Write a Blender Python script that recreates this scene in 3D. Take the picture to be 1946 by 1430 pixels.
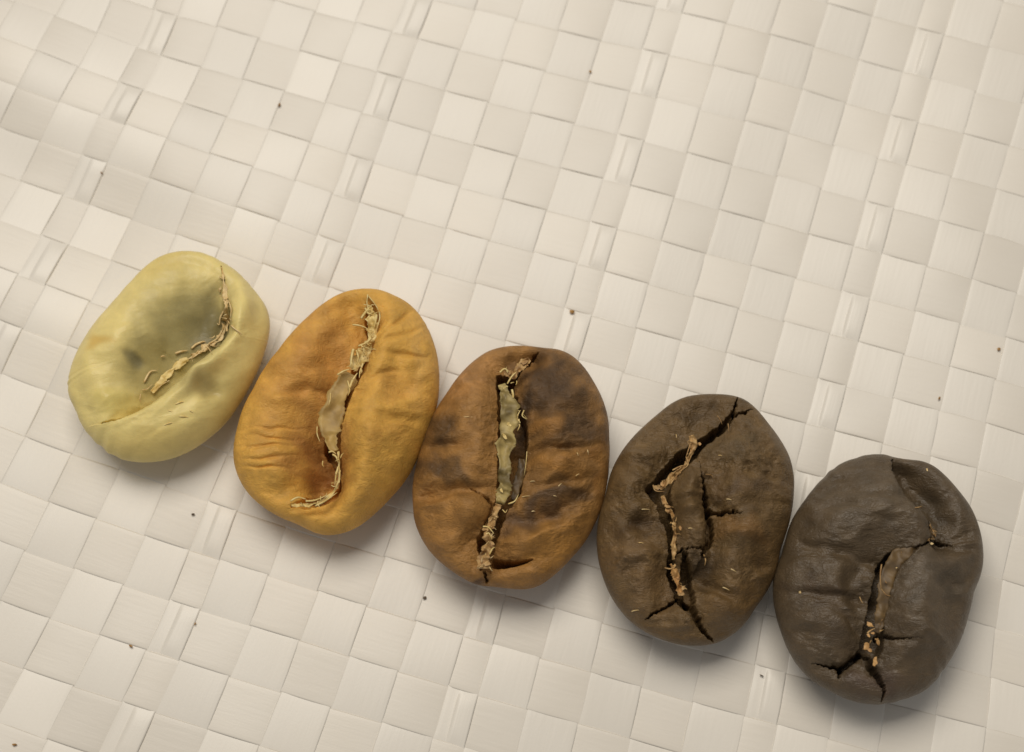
import bpy, math, random
import numpy as np
from mathutils import Vector, Euler

# ------------------------------------------------------------------ clear
for o in list(bpy.data.objects):
    bpy.data.objects.remove(o)
scene = bpy.context.scene
COL = scene.collection
scene.unit_settings.scale_length = 0.01          # 1 unit = 1 cm

# ------------------------------------------------------------------ camera
W, H = 1946.0, 1430.0
PXCM = 430.0                                     # photo pixels per cm at the middle
DIST, TILT = 10.0, math.radians(15)
FOC = 36.0 * DIST / (W / PXCM)
cam_loc = Vector((0, -DIST * math.sin(TILT), DIST * math.cos(TILT)))
cam = bpy.data.cameras.new('camera')
cam.sensor_width = 36; cam.lens = FOC
cam.clip_start = 0.1; cam.clip_end = 500
cam_o = bpy.data.objects.new('camera', cam); COL.objects.link(cam_o)
cam_o.location = cam_loc; cam_o.rotation_euler = (TILT, 0, 0)
scene.camera = cam_o
cam.dof.use_dof = True
cam.dof.focus_distance = DIST - 0.42
cam.dof.aperture_fstop = 0.6                     # units are cm, so this is a small phone-like blur

# ------------------------------------------------------------------ light
world = bpy.data.worlds.new('World'); scene.world = world
world.use_nodes = True
bg = world.node_tree.nodes['Background']
bg.inputs['Color'].default_value = (0.98, 0.965, 0.945, 1)
bg.inputs['Strength'].default_value = 0.22

def area(name, loc, target, size, power, col):
    l = bpy.data.lights.new(name, 'AREA'); l.shape = 'RECTANGLE'
    l.size, l.size_y = size; l.energy = power; l.color = col
    o = bpy.data.objects.new(name, l); COL.objects.link(o)
    o.location = loc
    o.rotation_euler = (Vector(target) - Vector(loc)).to_track_quat('-Z', 'Y').to_euler()
    return o
area('window_light', (-3.5, 11.5, 28.0), (0.4, 0.0, 0), (20, 15), 6600, (1.0, 0.93, 0.825))

vs = scene.view_settings
scene.display_settings.display_device = 'sRGB'
vs.view_transform = 'Standard'; vs.look = 'None'; vs.exposure = 0.0; vs.gamma = 1.0
vs.use_curve_mapping = False

# ------------------------------------------------------------------ projection helpers (place things on the real planes)
CT, ST = math.cos(TILT), math.sin(TILT)
FPX = FOC / 36.0 * W
CAMP = np.array(cam_loc)
def unproj(px, py, z=0.0):
    px = np.asarray(px, float); py = np.asarray(py, float)
    x = (px - W / 2) / FPX; y = -(py - H / 2) / FPX
    dx = x; dy = y * CT + ST; dz = y * ST - CT
    t = (z - CAMP[2]) / dz
    return CAMP[0] + dx * t, CAMP[1] + dy * t
def proj(x, y, z):
    rx, ry, rz = x - CAMP[0], y - CAMP[1], z - CAMP[2]
    cy = ry * CT + rz * ST; cz = -ry * ST + rz * CT
    return W / 2 + FPX * rx / -cz, H / 2 - FPX * cy / -cz

# ------------------------------------------------------------------ noise (numpy)
def _hash(ix, iy, seed):
    h = (ix.astype(np.int64) * 374761393 + iy.astype(np.int64) * 668265263 + seed * 982451653) & 0xffffffff
    h = ((h ^ (h >> 13)) * 1274126177) & 0xffffffff
    h = (h ^ (h >> 16)) & 0xffffffff
    return h / 4294967295.0 * 2 * math.pi
def perlin(x, y, seed=0):
    ix, iy = np.floor(x), np.floor(y); fx, fy = x - ix, y - iy
    u = fx**3 * (fx * (fx * 6 - 15) + 10); v = fy**3 * (fy * (fy * 6 - 15) + 10)
    def g(ox, oy):
        a = _hash(ix + ox, iy + oy, seed)
        return np.cos(a) * (fx - ox) + np.sin(a) * (fy - oy)
    return 1.5 * ((g(0, 0) * (1 - u) + g(1, 0) * u) * (1 - v) + (g(0, 1) * (1 - u) + g(1, 1) * u) * v)
def fbm(x, y, seed=0, octv=4, gain=0.5):
    s = 0; a = 1
    for k in range(octv):
        s = s + a * perlin(x * 2**k + 17.3 * k, y * 2**k - 9.1 * k, seed + k); a *= gain
    return s
def sstep(a, b, x):
    t = np.clip((x - a) / (b - a), 0, 1); return t * t * (3 - 2 * t)
def lin(c):
    return tuple(((v / 255) / 12.92 if v / 255 <= 0.04045 else (((v / 255) + 0.055) / 1.055) ** 2.4) for v in c)

# ------------------------------------------------------------------ material helpers
def mat(name):
    m = bpy.data.materials.new(name); m.use_nodes = True
    nt = m.node_tree; b = nt.nodes['Principled BSDF']
    return m, nt, b
def node(nt, typ, **kw):
    n = nt.nodes.new(typ)
    for k, v in kw.items():
        if k in n.inputs: n.inputs[k].default_value = v
        else: setattr(n, k, v)
    return n

def tape_material(name, colour, colour2):
    m, nt, b = mat(name)
    uv = node(nt, 'ShaderNodeUVMap', uv_map='UVMap')
    oi = node(nt, 'ShaderNodeObjectInfo')
    mp = node(nt, 'ShaderNodeMapping'); mp.inputs['Scale'].default_value = (1.2, 14, 1)
    nt.links.new(uv.outputs[0], mp.inputs['Vector'])
    streak = node(nt, 'ShaderNodeTexNoise', noise_dimensions='4D'); streak.inputs['Scale'].default_value = 1.0
    streak.inputs['Detail'].default_value = 3
    mw = node(nt, 'ShaderNodeMath', operation='MULTIPLY'); mw.inputs[1].default_value = 50
    nt.links.new(oi.outputs['Random'], mw.inputs[0]); nt.links.new(mw.outputs[0], streak.inputs['W'])
    nt.links.new(mp.outputs[0], streak.inputs['Vector'])
    tc = node(nt, 'ShaderNodeTexCoord')
    blot = node(nt, 'ShaderNodeTexNoise'); blot.inputs['Scale'].default_value = 2.2; blot.inputs['Detail'].default_value = 4
    nt.links.new(tc.outputs['Object'], blot.inputs['Vector'])
    grain = node(nt, 'ShaderNodeTexNoise'); grain.inputs['Scale'].default_value = 90; grain.inputs['Detail'].default_value = 3
    nt.links.new(tc.outputs['Object'], grain.inputs['Vector'])
    r1 = node(nt, 'ShaderNodeMapRange'); r1.inputs['From Min'].default_value = .3; r1.inputs['From Max'].default_value = .7
    nt.links.new(blot.outputs['Fac'], r1.inputs['Value'])
    mix = node(nt, 'ShaderNodeMix', data_type='RGBA')
    mix.inputs[6].default_value = (*colour, 1); mix.inputs[7].default_value = (*colour2, 1)
    nt.links.new(r1.outputs[0], mix.inputs[0])
    hv = node(nt, 'ShaderNodeHueSaturation')
    nt.links.new(mix.outputs[2], hv.inputs['Color'])
    ad = node(nt, 'ShaderNodeMath', operation='ADD')
    m1 = node(nt, 'ShaderNodeMapRange'); m1.inputs['To Min'].default_value = -.05; m1.inputs['To Max'].default_value = .05
    nt.links.new(oi.outputs['Random'], m1.inputs['Value'])
    m2 = node(nt, 'ShaderNodeMapRange'); m2.inputs['To Min'].default_value = .985; m2.inputs['To Max'].default_value = 1.015
    nt.links.new(streak.outputs['Fac'], m2.inputs['Value'])
    nt.links.new(m1.outputs[0], ad.inputs[0]); nt.links.new(m2.outputs[0], ad.inputs[1])
    nt.links.new(ad.outputs[0], hv.inputs['Value'])
    nt.links.new(hv.outputs[0], b.inputs['Base Color'])
    b.inputs['Roughness'].default_value = 0.36
    b.inputs['IOR'].default_value = 1.45
    b.inputs['Subsurface Weight'].default_value = 0.0
    bm = node(nt, 'ShaderNodeBump'); bm.inputs['Strength'].default_value = 0.06; bm.inputs['Distance'].default_value = 0.012
    sm = node(nt, 'ShaderNodeMath', operation='ADD')
    nt.links.new(streak.outputs['Fac'], sm.inputs[0])
    gm = node(nt, 'ShaderNodeMath', operation='MULTIPLY'); gm.inputs[1].default_value = 0.35
    nt.links.new(grain.outputs['Fac'], gm.inputs[0]); nt.links.new(gm.outputs[0], sm.inputs[1])
    nt.links.new(sm.outputs[0], bm.inputs['Height']); nt.links.new(bm.outputs[0], b.inputs['Normal'])
    return m
WARP_M = tape_material('warp_tape_plastic', (0.79, 0.74, 0.66), (0.81, 0.765, 0.69))
WEFT_M = tape_material('weft_tape_plastic', (0.75, 0.695, 0.61), (0.785, 0.735, 0.655))

def bean_material(name, rough=0.5, bump=0.5, sss=0.0, var=0.25, fine=60, spec=0.4):
    m, nt, b = mat(name)
    at = node(nt, 'ShaderNodeVertexColor', layer_name='skin_and_shade')
    tc = node(nt, 'ShaderNodeTexCoord')
    n1 = node(nt, 'ShaderNodeTexNoise'); n1.inputs['Scale'].default_value = fine; n1.inputs['Detail'].default_value = 9; n1.inputs['Roughness'].default_value = .72
    n2 = node(nt, 'ShaderNodeTexNoise'); n2.inputs['Scale'].default_value = 14; n2.inputs['Detail'].default_value = 6; n2.inputs['Distortion'].default_value = .6
    nt.links.new(tc.outputs['Object'], n1.inputs['Vector']); nt.links.new(tc.outputs['Object'], n2.inputs['Vector'])
    r2 = node(nt, 'ShaderNodeMapRange'); r2.inputs['From Min'].default_value = .25; r2.inputs['From Max'].default_value = .75
    r2.inputs['To Min'].default_value = 1 - var; r2.inputs['To Max'].default_value = 1 + var
    nt.links.new(n2.outputs['Fac'], r2.inputs['Value'])
    r1 = node(nt, 'ShaderNodeMapRange'); r1.inputs['From Min'].default_value = .25; r1.inputs['From Max'].default_value = .75
    r1.inputs['To Min'].default_value = 1 - var * .5; r1.inputs['To Max'].default_value = 1 + var * .5
    nt.links.new(n1.outputs['Fac'], r1.inputs['Value'])
    mm = node(nt, 'ShaderNodeMath', operation='MULTIPLY')
    nt.links.new(r1.outputs[0], mm.inputs[0]); nt.links.new(r2.outputs[0], mm.inputs[1])
    hv = node(nt, 'ShaderNodeHueSaturation')
    nt.links.new(at.outputs['Color'], hv.inputs['Color']); nt.links.new(mm.outputs[0], hv.inputs['Value'])
    nt.links.new(hv.outputs[0], b.inputs['Base Color'])
    b.inputs['Roughness'].default_value = rough
    b.inputs['Specular IOR Level'].default_value = spec * .75
    if sss:
        b.inputs['Subsurface Weight'].default_value = sss
        b.inputs['Subsurface Radius'].default_value = (1, .7, .35)
        b.inputs['Subsurface Scale'].default_value = 0.04
    rr = node(nt, 'ShaderNodeMapRange'); rr.inputs['To Min'].default_value = rough - .12; rr.inputs['To Max'].default_value = rough + .14
    nt.links.new(n1.outputs['Fac'], rr.inputs['Value']); nt.links.new(rr.outputs[0], b.inputs['Roughness'])
    bp = node(nt, 'ShaderNodeBump'); bp.inputs['Strength'].default_value = min(1, bump * 1.7); bp.inputs['Distance'].default_value = 0.006
    n3 = node(nt, 'ShaderNodeTexNoise'); n3.inputs['Scale'].default_value = 24; n3.inputs['Detail'].default_value = 5; n3.inputs['Distortion'].default_value = 1.2
    mp3 = node(nt, 'ShaderNodeMapping'); mp3.inputs['Scale'].default_value = (.55, 1.3, 1); mp3.inputs['Rotation'].default_value = (0, 0, .25)
    nt.links.new(tc.outputs['Object'], mp3.inputs['Vector']); nt.links.new(mp3.outputs[0], n3.inputs['Vector'])
    fold = node(nt, 'ShaderNodeMath', operation='PINGPONG'); fold.inputs[1].default_value = .09
    nt.links.new(n3.outputs['Fac'], fold.inputs[0])
    bp2 = node(nt, 'ShaderNodeBump'); bp2.inputs['Strength'].default_value = min(1, bump * 1.3); bp2.inputs['Distance'].default_value = 0.05
    nt.links.new(fold.outputs[0], bp2.inputs['Height'])
    nt.links.new(n1.outputs['Fac'], bp.inputs['Height']); nt.links.new(bp2.outputs[0], bp.inputs['Normal']); nt.links.new(bp.outputs[0], b.inputs['Normal'])
    return m

def chaff_material(name, c1, c2, scale=40, trans=0.25):
    m, nt, b = mat(name)
    tc = node(nt, 'ShaderNodeTexCoord')
    n = node(nt, 'ShaderNodeTexNoise'); n.inputs['Scale'].default_value = scale; n.inputs['Detail'].default_value = 5
    nt.links.new(tc.outputs['Object'], n.inputs['Vector'])
    r = node(nt, 'ShaderNodeMapRange'); r.inputs['From Min'].default_value = .35; r.inputs['From Max'].default_value = .65
    nt.links.new(n.outputs['Fac'], r.inputs['Value'])
    mix = node(nt, 'ShaderNodeMix', data_type='RGBA')
    mix.inputs[6].default_value = (*lin(c1), 1); mix.inputs[7].default_value = (*lin(c2), 1)
    nt.links.new(r.outputs[0], mix.inputs[0]); nt.links.new(mix.outputs[2], b.inputs['Base Color'])
    b.inputs['Roughness'].default_value = .55
    bp = node(nt, 'ShaderNodeBump'); bp.inputs['Strength'].default_value = .3; bp.inputs['Distance'].default_value = .004
    nt.links.new(n.outputs['Fac'], bp.inputs['Height']); nt.links.new(bp.outputs[0], b.inputs['Normal'])
    return m

# ------------------------------------------------------------------ mesh helpers
def grid_faces(nu, nv, flip=False):
    i = np.arange(nu - 1)[:, None]; j = np.arange(nv - 1)[None, :]
    a = i * nv + j
    f = np.stack([a, a + nv, a + nv + 1, a + 1], -1).reshape(-1, 4)
    return f[:, ::-1] if flip else f
def mesh_from(name, verts, faces, smooth=True):
    me = bpy.data.meshes.new(name)
    verts = np.ascontiguousarray(verts, dtype=np.float32); faces = np.ascontiguousarray(faces, dtype=np.int32)
    k = faces.shape[1]
    me.vertices.add(len(verts)); me.vertices.foreach_set('co', verts.ravel())
    me.loops.add(faces.size); me.loops.foreach_set('vertex_index', faces.ravel())
    me.polygons.add(len(faces)); me.polygons.foreach_set('loop_start', np.arange(0, faces.size, k, dtype=np.int32))
    me.polygons.foreach_set('loop_total', np.full(len(faces), k, dtype=np.int32))
    me.polygons.foreach_set('use_smooth', np.full(len(faces), smooth))
    me.update(calc_edges=True); me.validate()
    return me
def obj(name, me, material, parent=None):
    o = bpy.data.objects.new(name, me); COL.objects.link(o)
    if material: me.materials.append(material)
    if parent:
        o.parent = parent
        o.matrix_parent_inverse = parent.matrix_world.inverted()
    return o
def thing(name, label, cat, loc, group=None):
    o = bpy.data.objects.new(name, None); COL.objects.link(o)
    o.empty_display_size = 0.2; o.location = loc
    o.matrix_world.translation = loc
    o['label'] = label; o['category'] = cat
    if group: o['group'] = group
    return o
def tag(o, label, cat, group=None):
    o['label'] = label; o['category'] = cat
    if group: o['group'] = group

# ================================================================== SETTING: table under the sack
v = np.array([(-30, -30, -.09), (30, -30, -.09), (30, 30, -.09), (-30, 30, -.09)], float)
tm, tnt, tb = mat('table_paint')
tn = node(tnt, 'ShaderNodeTexNoise'); tn.inputs['Scale'].default_value = 3
tr = node(tnt, 'ShaderNodeMix', data_type='RGBA'); tr.inputs[6].default_value = (.74, .68, .58, 1); tr.inputs[7].default_value = (.78, .72, .62, 1)
tnt.links.new(tn.outputs['Fac'], tr.inputs[0]); tnt.links.new(tr.outputs[2], tb.inputs['Base Color'])
tb.inputs['Roughness'].default_value = .6
tbl = obj('table_surface', mesh_from('table_surface', v, np.array([[0, 1, 2, 3]])), tm); tbl['kind'] = 'structure'

# ================================================================== WOVEN SACK: measured crossings (column boundary, row) -> photo position
NW = 0.62
P = 5 + NW                                        # repeat: one folded narrow tape, then five plain tapes
U = {'N1': 0.0, 'c1': 1, 'c2': 2, 'c3': 3, 'c4': 4, 'N2L': 4.9, 'N2': 4.9 + NW}
b0 = U['N2']
for k in range(1, 5): U['d%d' % k] = b0 + k
U['N3L'] = b0 + 5; U['N3'] = b0 + 5 + NW; b1 = U['N3']
for k in range(1, 5): U['e%d' % k] = b1 + k
U['N4L'] = b1 + 5; U['N4'] = b1 + 5 + NW; b2 = U['N4']
for k in range(1, 7): U['f%d' % k] = b2 + k
U['N1L'] = -NW
ROWS = {
 -4: "N3 1293 23|e2 1461 68|e3 1547 86|e4 1633 116|N4L 1717 138|f1 1851 179",
 -3: "N3 1270 102|e1 1357 123|e2 1441 145|e3 1527 170|e4 1609 195|N4L 1695 220|N4 1742 229|f1 1837 254|f2 1919 275",
 -2: "N3 1245 183|e1 1330 206|e2 1414 229|e3 1500 247|e4 1583 277|N4L 1671 299|N4 1722 315|f1 1808 336|f2 1894 358",
 -1: "c1 410 47|c2 491 72|c3 572 94|c4 647 117|N2L 717 135|N2 763 147|d1 844 169|d2 927 189|d3 1011 212|d4 1091 232|N3L 1179 250|N3 1222 264|e1 1307 288|e2 1393 311|e3 1477 329|e4 1563 354|N4L 1647 381|N4 1697 393|f1 1787 422|f2 1872 440",
 0: "N1L 268 94|N1 302 108|c1 380 133|c2 462 155|c3 540 176|c4 619 200|N2L 685 216|N2 736 230|d1 817 255|d2 900 275|d3 983 297|d4 1065 320|N3L 1148 342|N3 1197 354|e1 1280 376|e2 1368 399|e3 1455 418|e4 1537 449|N4L 1624 465|N4 1676 485|f1 1761 507|f2 1845 535|f3 1929 561",
 1: "N1L 234 165|N1 268 176|c1 349 200|c2 432 227|c3 513 250|c4 590 275|N2L 657 295|N2 709 311|d1 792 333|d2 873 356|d3 956 380|d4 1038 399|N3L 1122 423|N3 1170 437|e2 1340 484|e3 1429 505|e4 1511 529|N4L 1601 554|N4 1651 571|f1 1739 592|f2 1824 617|f3 1908 645",
 2: "N1L 194 223|N1 236 236|c1 318 266|c2 403 297|c3 484 320|c4 565 345|N2L 629 366|N2 684 385|d1 767 410|d2 850 433|d3 929 457|d4 1013 478|N3L 1099 501|N3 1146 514|e2 1319 564|e3 1405 584|e4 1489 611|N4L 1580 632|N4 1630 648|f1 1721 673|f2 1803 697|f3 1891 718",
 3: "N1L 158 295|N1 201 306|c1 284 338|c2 369 369|c3 450 397|c4 534 421|N2L 601 446|N2 657 468|d1 741 492|d2 820 516|d3 903 539|d4 988 563|N3L 1076 586|N3 1122 602|e3 1380 671|e4 1464 697|N4L 1555 723|N4 1609 732|f1 1698 757|f2 1786 781|f3 1870 802",
 4: "N1L 119 367|N1 165 381|c1 248 413|c2 336 444|c3 420 471|d2 796 600|d3 876 624|d4 961 649|N4L 1532 809|N4 1583 816|f1 1679 840|f2 1770 868|f3 1856 889",
 5: "N1L 76 446|N1 126 464|c1 212 492",
 6: "N1 88 541|c1 172 574|f4 1900 1102",
 7: "N1 40 629|c1 128 658|f4 1891 1192",
 8: "c1 88 744|f4 1884 1287",
 9: "c1 46 828|c2 136 864|c3 229 889|c4 315 920|N2L 396 956|N2 444 970|d1 544 1005|d3 733 1058|d4 823 1082|N3 954 1133|e1 1050 1158|e2 1141 1183|e3 1238 1219|f2 1684 1340|f3 1781 1359|f4 1880 1383",
 10: "c2 92 955|c3 182 988|c4 272 1020|N2L 364 1047|N2 417 1064|d1 513 1093|d2 605 1126|d3 698 1155|d4 790 1181|N3L 887 1212|N3 932 1224|e1 1026 1250|e2 1122 1278|e3 1220 1304|e4 1314 1338|N4L 1417 1363|N4 1475 1379|f1 1580 1407",
 11: "c2 46 1050|c3 141 1081|c4 233 1113|N2L 326 1143|N2 382 1159|d1 478 1192|d2 572 1216|d3 663 1249|d4 755 1276|N3L 857 1307|N3 900 1322|e1 999 1349|e2 1098 1374|e3 1197 1404",
 12: "c2 2 1144|c3 94 1178|c4 187 1207|N2L 282 1237|N2 343 1254|d1 438 1287|d2 537 1315|d3 630 1346|d4 727 1373|N3L 826 1401",
 13: "c3 41 1270|c4 135 1302|N2L 235 1333|N2 293 1354|d1 394 1386|d2 493 1417",
 14: "c4 81 1404",
}
pu, pv, gx, gy = [], [], [], []
for r, line in ROWS.items():
    for it in line.split('|'):
        k, x, y = it.split()
        X, Y = unproj(float(x), float(y), 0.0)
        pu.append(U[k]); pv.append(r); gx.append(float(X)); gy.append(float(Y))
pu, pv, gx, gy = map(np.array, (pu, pv, gx, gy))
def basis(u, v):
    a = (u - 9) / 10.0; b = (v - 5) / 10.0
    return np.stack([np.ones_like(a), a, b, a*a, a*b, b*b, a**3, a*a*b, a*b*b, b**3], -1)
B = basis(pu, pv)
reg = np.diag([0, 0, 0, .02, .02, .02, .3, .3, .3, .3])
cx = np.linalg.solve(B.T @ B + reg, B.T @ gx); cy = np.linalg.solve(B.T @ B + reg, B.T @ gy)
rx, ry = gx - B @ cx, gy - B @ cy                 # local irregularities of the cloth
def sack_xy(u, v):
    u = np.asarray(u, float); v = np.asarray(v, float)
    uc = np.clip(u, -5, 23); vc = np.clip(v, -6, 15)
    e = 1e-3
    def ev(a, b):
        q = basis(a, b); return q @ cx, q @ cy
    x, y = ev(uc, vc); xu, yu = ev(uc + e, vc); xv, yv = ev(uc, vc + e)
    # smoothed residuals
    sh = uc.shape; uf, vf = uc.ravel(), vc.ravel()
    w = np.exp(-((uf[:, None] - pu) ** 2 + (vf[:, None] - pv) ** 2) / 0.9)
    ws = w.sum(1) + 0.6
    dxr = ((w * rx).sum(1) / ws).reshape(sh); dyr = ((w * ry).sum(1) / ws).reshape(sh)
    return (x + (xu - x) / e * (u - uc) + (xv - x) / e * (v - vc) + dxr,
            y + (yu - y) / e * (u - uc) + (yv - y) / e * (v - vc) + dyr)

# column cells: (start, width, narrow?, index) ; narrow tapes sit at index 0, 6, 12, 18 ...
cols = []
cols.append((-NW, NW, True, 0))
edges = [0, 1, 2, 3, 4, 4.9]
for k in range(5): cols.append((edges[k], edges[k+1] - edges[k], False, k + 1))
pos = 4.9; idx = 6
while pos < 34:
    cols.append((pos, NW, True, idx)); pos += NW; idx += 1
    for k in range(5): cols.append((pos, 1.0, False, idx)); pos += 1; idx += 1
pos = -NW; idx = -1
while pos > -14:
    for k in range(5): pos -= 1; cols.append((pos, 1.0, False, idx)); idx -= 1
    pos -= NW; cols.append((pos, NW, True, idx)); idx -= 1
cols.sort(key=lambda c: c[3])
U0, U1 = cols[0][0], cols[-1][0] + cols[-1][1]
V0, V1 = -14, 25
rng = random.Random(4)
def cloth_z(x, y):
    return (0.030 * perlin(x * .55 + 3, y * .55 + 1, 5) + 0.014 * perlin(x * 1.3, y * 1.3 + 8, 9)
            + 0.035 * np.exp(-((x + 2.2) ** 2 + (y - .9) ** 2) / .9) * np.sin(3.0 * (x + y * 1.8)))
AMP = 0.0034
def pillow(s):
    return np.sin(np.pi * np.clip(s, 0, 1)) ** 0.75
sack = thing('woven_sack', 'off-white woven plastic sack cloth spread flat beneath all five beans', 'sack', (0, 0, 0))
ACR = np.array([0, 0, .03, .12, .3, .5, .7, .88, .97, 1, 1])
DRP = np.array([-.0035, -.0014, -.0004, .0002, .0006, .0008, .0006, .0002, -.0004, -.0014, -.0035])
ACRN = np.array([0, 0, .03, .2, .36, .40, .42, .55, .75, .95, 1, 1])
DRPN = np.array([-.006, -.002, -.0005, .000, .0003, .0008, .0048, .0055, .0050, .0042, .0030, -.004])
SUB = 9
def make_uv(me, nu, nv, au, av):
    uvl = me.uv_layers.new(name='UVMap')
    li = np.empty(len(me.loops), dtype=np.int32); me.loops.foreach_get('vertex_index', li)
    A, Bb = np.meshgrid(au, av, indexing='ij')
    uvs = np.stack([A.ravel()[li], Bb.ravel()[li]], -1).astype(np.float32)
    uvl.data.foreach_set('uv', uvs.ravel())
loc_s = (np.arange(SUB) + .5) / SUB
loc_s = .5 - .5 * np.cos(np.pi * loc_s)            # denser towards the crossings
loc_s = .35 * ((np.arange(SUB) + .5) / SUB) + .65 * loc_s
warp_i = 0
# random tilt per crossing (shared so that the two tapes never cut into each other)
def tilt(i, j):
    r = random.Random(i * 7919 + j * 104729 + 11); return r.uniform(-1, 1), r.uniform(-1, 1), r.uniform(.75, 1.2)
# ---- warp tapes (run down the picture)
for (u0, wd, narrow, ci) in cols:
    r = random.Random(ci * 31 + 7)
    acr, drp = (ACRN, DRPN) if narrow else (ACR, DRP)
    vv, zz, tx, ty, ss, fm = [], [], [], [], [], []
    for j in range(V0, V1):
        over = (ci + j) % 2 != 0
        ta, tb_, am = tilt(ci, j)
        for s in loc_s:
            vv.append(j + s); p = pillow(s)
            zz.append((AMP if over else -AMP) * p * am)
            tx.append((ta * .0019 if over else 0) * p); ss.append(s); fm.append((1.25 * min(1, p * 1.5) if over else 0.0) if narrow else 1.0)
    vv = np.array(vv); zz = np.array(zz); tx = np.array(tx)
    inset = .012 / wd
    wob = 0.012 * perlin(vv * .35, np.full_like(vv, ci * 3.7), 3)
    wob2 = 0.012 * perlin(vv * .35, np.full_like(vv, ci * 3.7 + 50), 3)
    jag = .006 * perlin(vv * 3.1, np.full_like(vv, ci * 1.7), 6); jag2 = .006 * perlin(vv * 3.1, np.full_like(vv, ci * 1.7 + 9), 6)
    lo = u0 - .003 + wob + jag; hi = u0 + wd + .003 + wob2 + jag2
    UU = lo[:, None] + (hi - lo)[:, None] * acr[None, :]
    VV = np.repeat(vv[:, None], len(acr), 1)
    X, Y = sack_xy(UU, VV)
    Z = cloth_z(X, Y) + zz[:, None] + drp[None, :] * np.array(fm)[:, None] + tx[:, None] * (acr[None, :] - .5) * 2
    me = mesh_from('warp_tape', np.stack([X, Y, Z], -1).reshape(-1, 3), grid_faces(len(vv), len(acr)))
    make_uv(me, len(vv), len(acr), vv, acr)
    obj('warp_tape', me, WARP_M, sack)
# ---- weft tapes (run across)
for j in range(V0, V1):
    uu, zz, tx = [], [], []
    for (u0, wd, narrow, ci) in cols:
        over = (ci + j) % 2 == 0
        ta, tb_, am = tilt(ci, j)
        sub = loc_s if not narrow else loc_s[::2]
        for s in sub:
            uu.append(u0 + s * wd); p = pillow(s)
            zz.append((AMP if over else -AMP) * p * am)
            tx.append((tb_ * .0019 if over else 0) * p)
    uu = np.array(uu); zz = np.array(zz); tx = np.array(tx)
    wob = 0.012 * perlin(uu * .35, np.full_like(uu, j * 3.7 + 200), 3)
    wob2 = 0.012 * perlin(uu * .35, np.full_like(uu, j * 3.7 + 250), 3)
    lo = j - .003 + wob; hi = j + 1 + .003 + wob2
    VV = lo[:, None] + (hi - lo)[:, None] * ACR[None, :]
    UU = np.repeat(uu[:, None], len(ACR), 1)
    X, Y = sack_xy(UU, VV)
    Z = cloth_z(X, Y) + zz[:, None] + DRP[None, :] + tx[:, None] * (ACR[None, :] - .5) * 2
    me = mesh_from('weft_tape', np.stack([X, Y, Z], -1).reshape(-1, 3), grid_faces(len(uu), len(ACR), True))
    make_uv(me, len(uu), len(ACR), uu, ACR)
    obj('weft_tape', me, WEFT_M, sack)

# ================================================================== BEANS
def poly_dist(qx, qy, pts, closed=False):
    """distance to polyline, and arc parameter 0..1 and signed side (+ = right of direction in picture)"""
    pts = np.array(pts, float)
    if closed: pts = np.vstack([pts, pts[:1]])
    best = np.full(qx.shape, 1e9); tp = np.zeros(qx.shape); sd = np.zeros(qx.shape)
    seg = np.hypot(*(pts[1:] - pts[:-1]).T); L = np.concatenate([[0], np.cumsum(seg)])
    for k in range(len(pts) - 1):
        ax, ay = pts[k]; bx, by = pts[k + 1]
        dx, dy = bx - ax, by - ay; l2 = dx * dx + dy * dy + 1e-9
        t = np.clip(((qx - ax) * dx + (qy - ay) * dy) / l2, 0, 1)
        d = np.hypot(qx - ax - t * dx, qy - ay - t * dy)
        s = d < best
        best = np.where(s, d, best); tp = np.where(s, (L[k] + t * seg[k]) / L[-1], tp)
        sd = np.where(s, np.sign(dx * (qy - ay) - dy * (qx - ax)), sd)
    return best, tp, sd
def inside(qx, qy, pts):
    pts = np.array(pts, float); n = len(pts); c = np.zeros(qx.shape, bool)
    for i in range(n):
        x1, y1 = pts[i]; x2, y2 = pts[(i + 1) % n]
        if y1 == y2: continue
        cond = ((y1 > qy) != (y2 > qy)) & (qx < (x2 - x1) * (qy - y1) / (y2 - y1) + x1)
        c ^= cond
    return c
def soften(A, r=9):
    for _ in range(2):
        for ax in (0, 1):
            B_ = np.concatenate([np.repeat(np.take(A, [0], ax), r + 1, ax), A, np.repeat(np.take(A, [-1], ax), r, ax)], ax)
            c = np.cumsum(B_, ax); n = A.shape[ax]
            A = (np.take(c, range(2 * r + 1, 2 * r + 1 + n), ax) - np.take(c, range(0, n), ax)) / (2 * r + 1)
    return A
def spline(pts, n=8):
    pts = np.array(pts, float); out = []
    P_ = np.vstack([2 * pts[0] - pts[1], pts, 2 * pts[-1] - pts[-2]])
    for i in range(1, len(P_) - 2):
        p0, p1, p2, p3 = P_[i-1], P_[i], P_[i+1], P_[i+2]
        for t in np.arange(n) / n:
            out.append(.5 * ((2*p1) + (-p0+p2)*t + (2*p0-5*p1+4*p2-p3)*t*t + (-p0+3*p1-3*p2+p3)*t**3))
    out.append(pts[-1]); return np.array(out)

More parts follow.
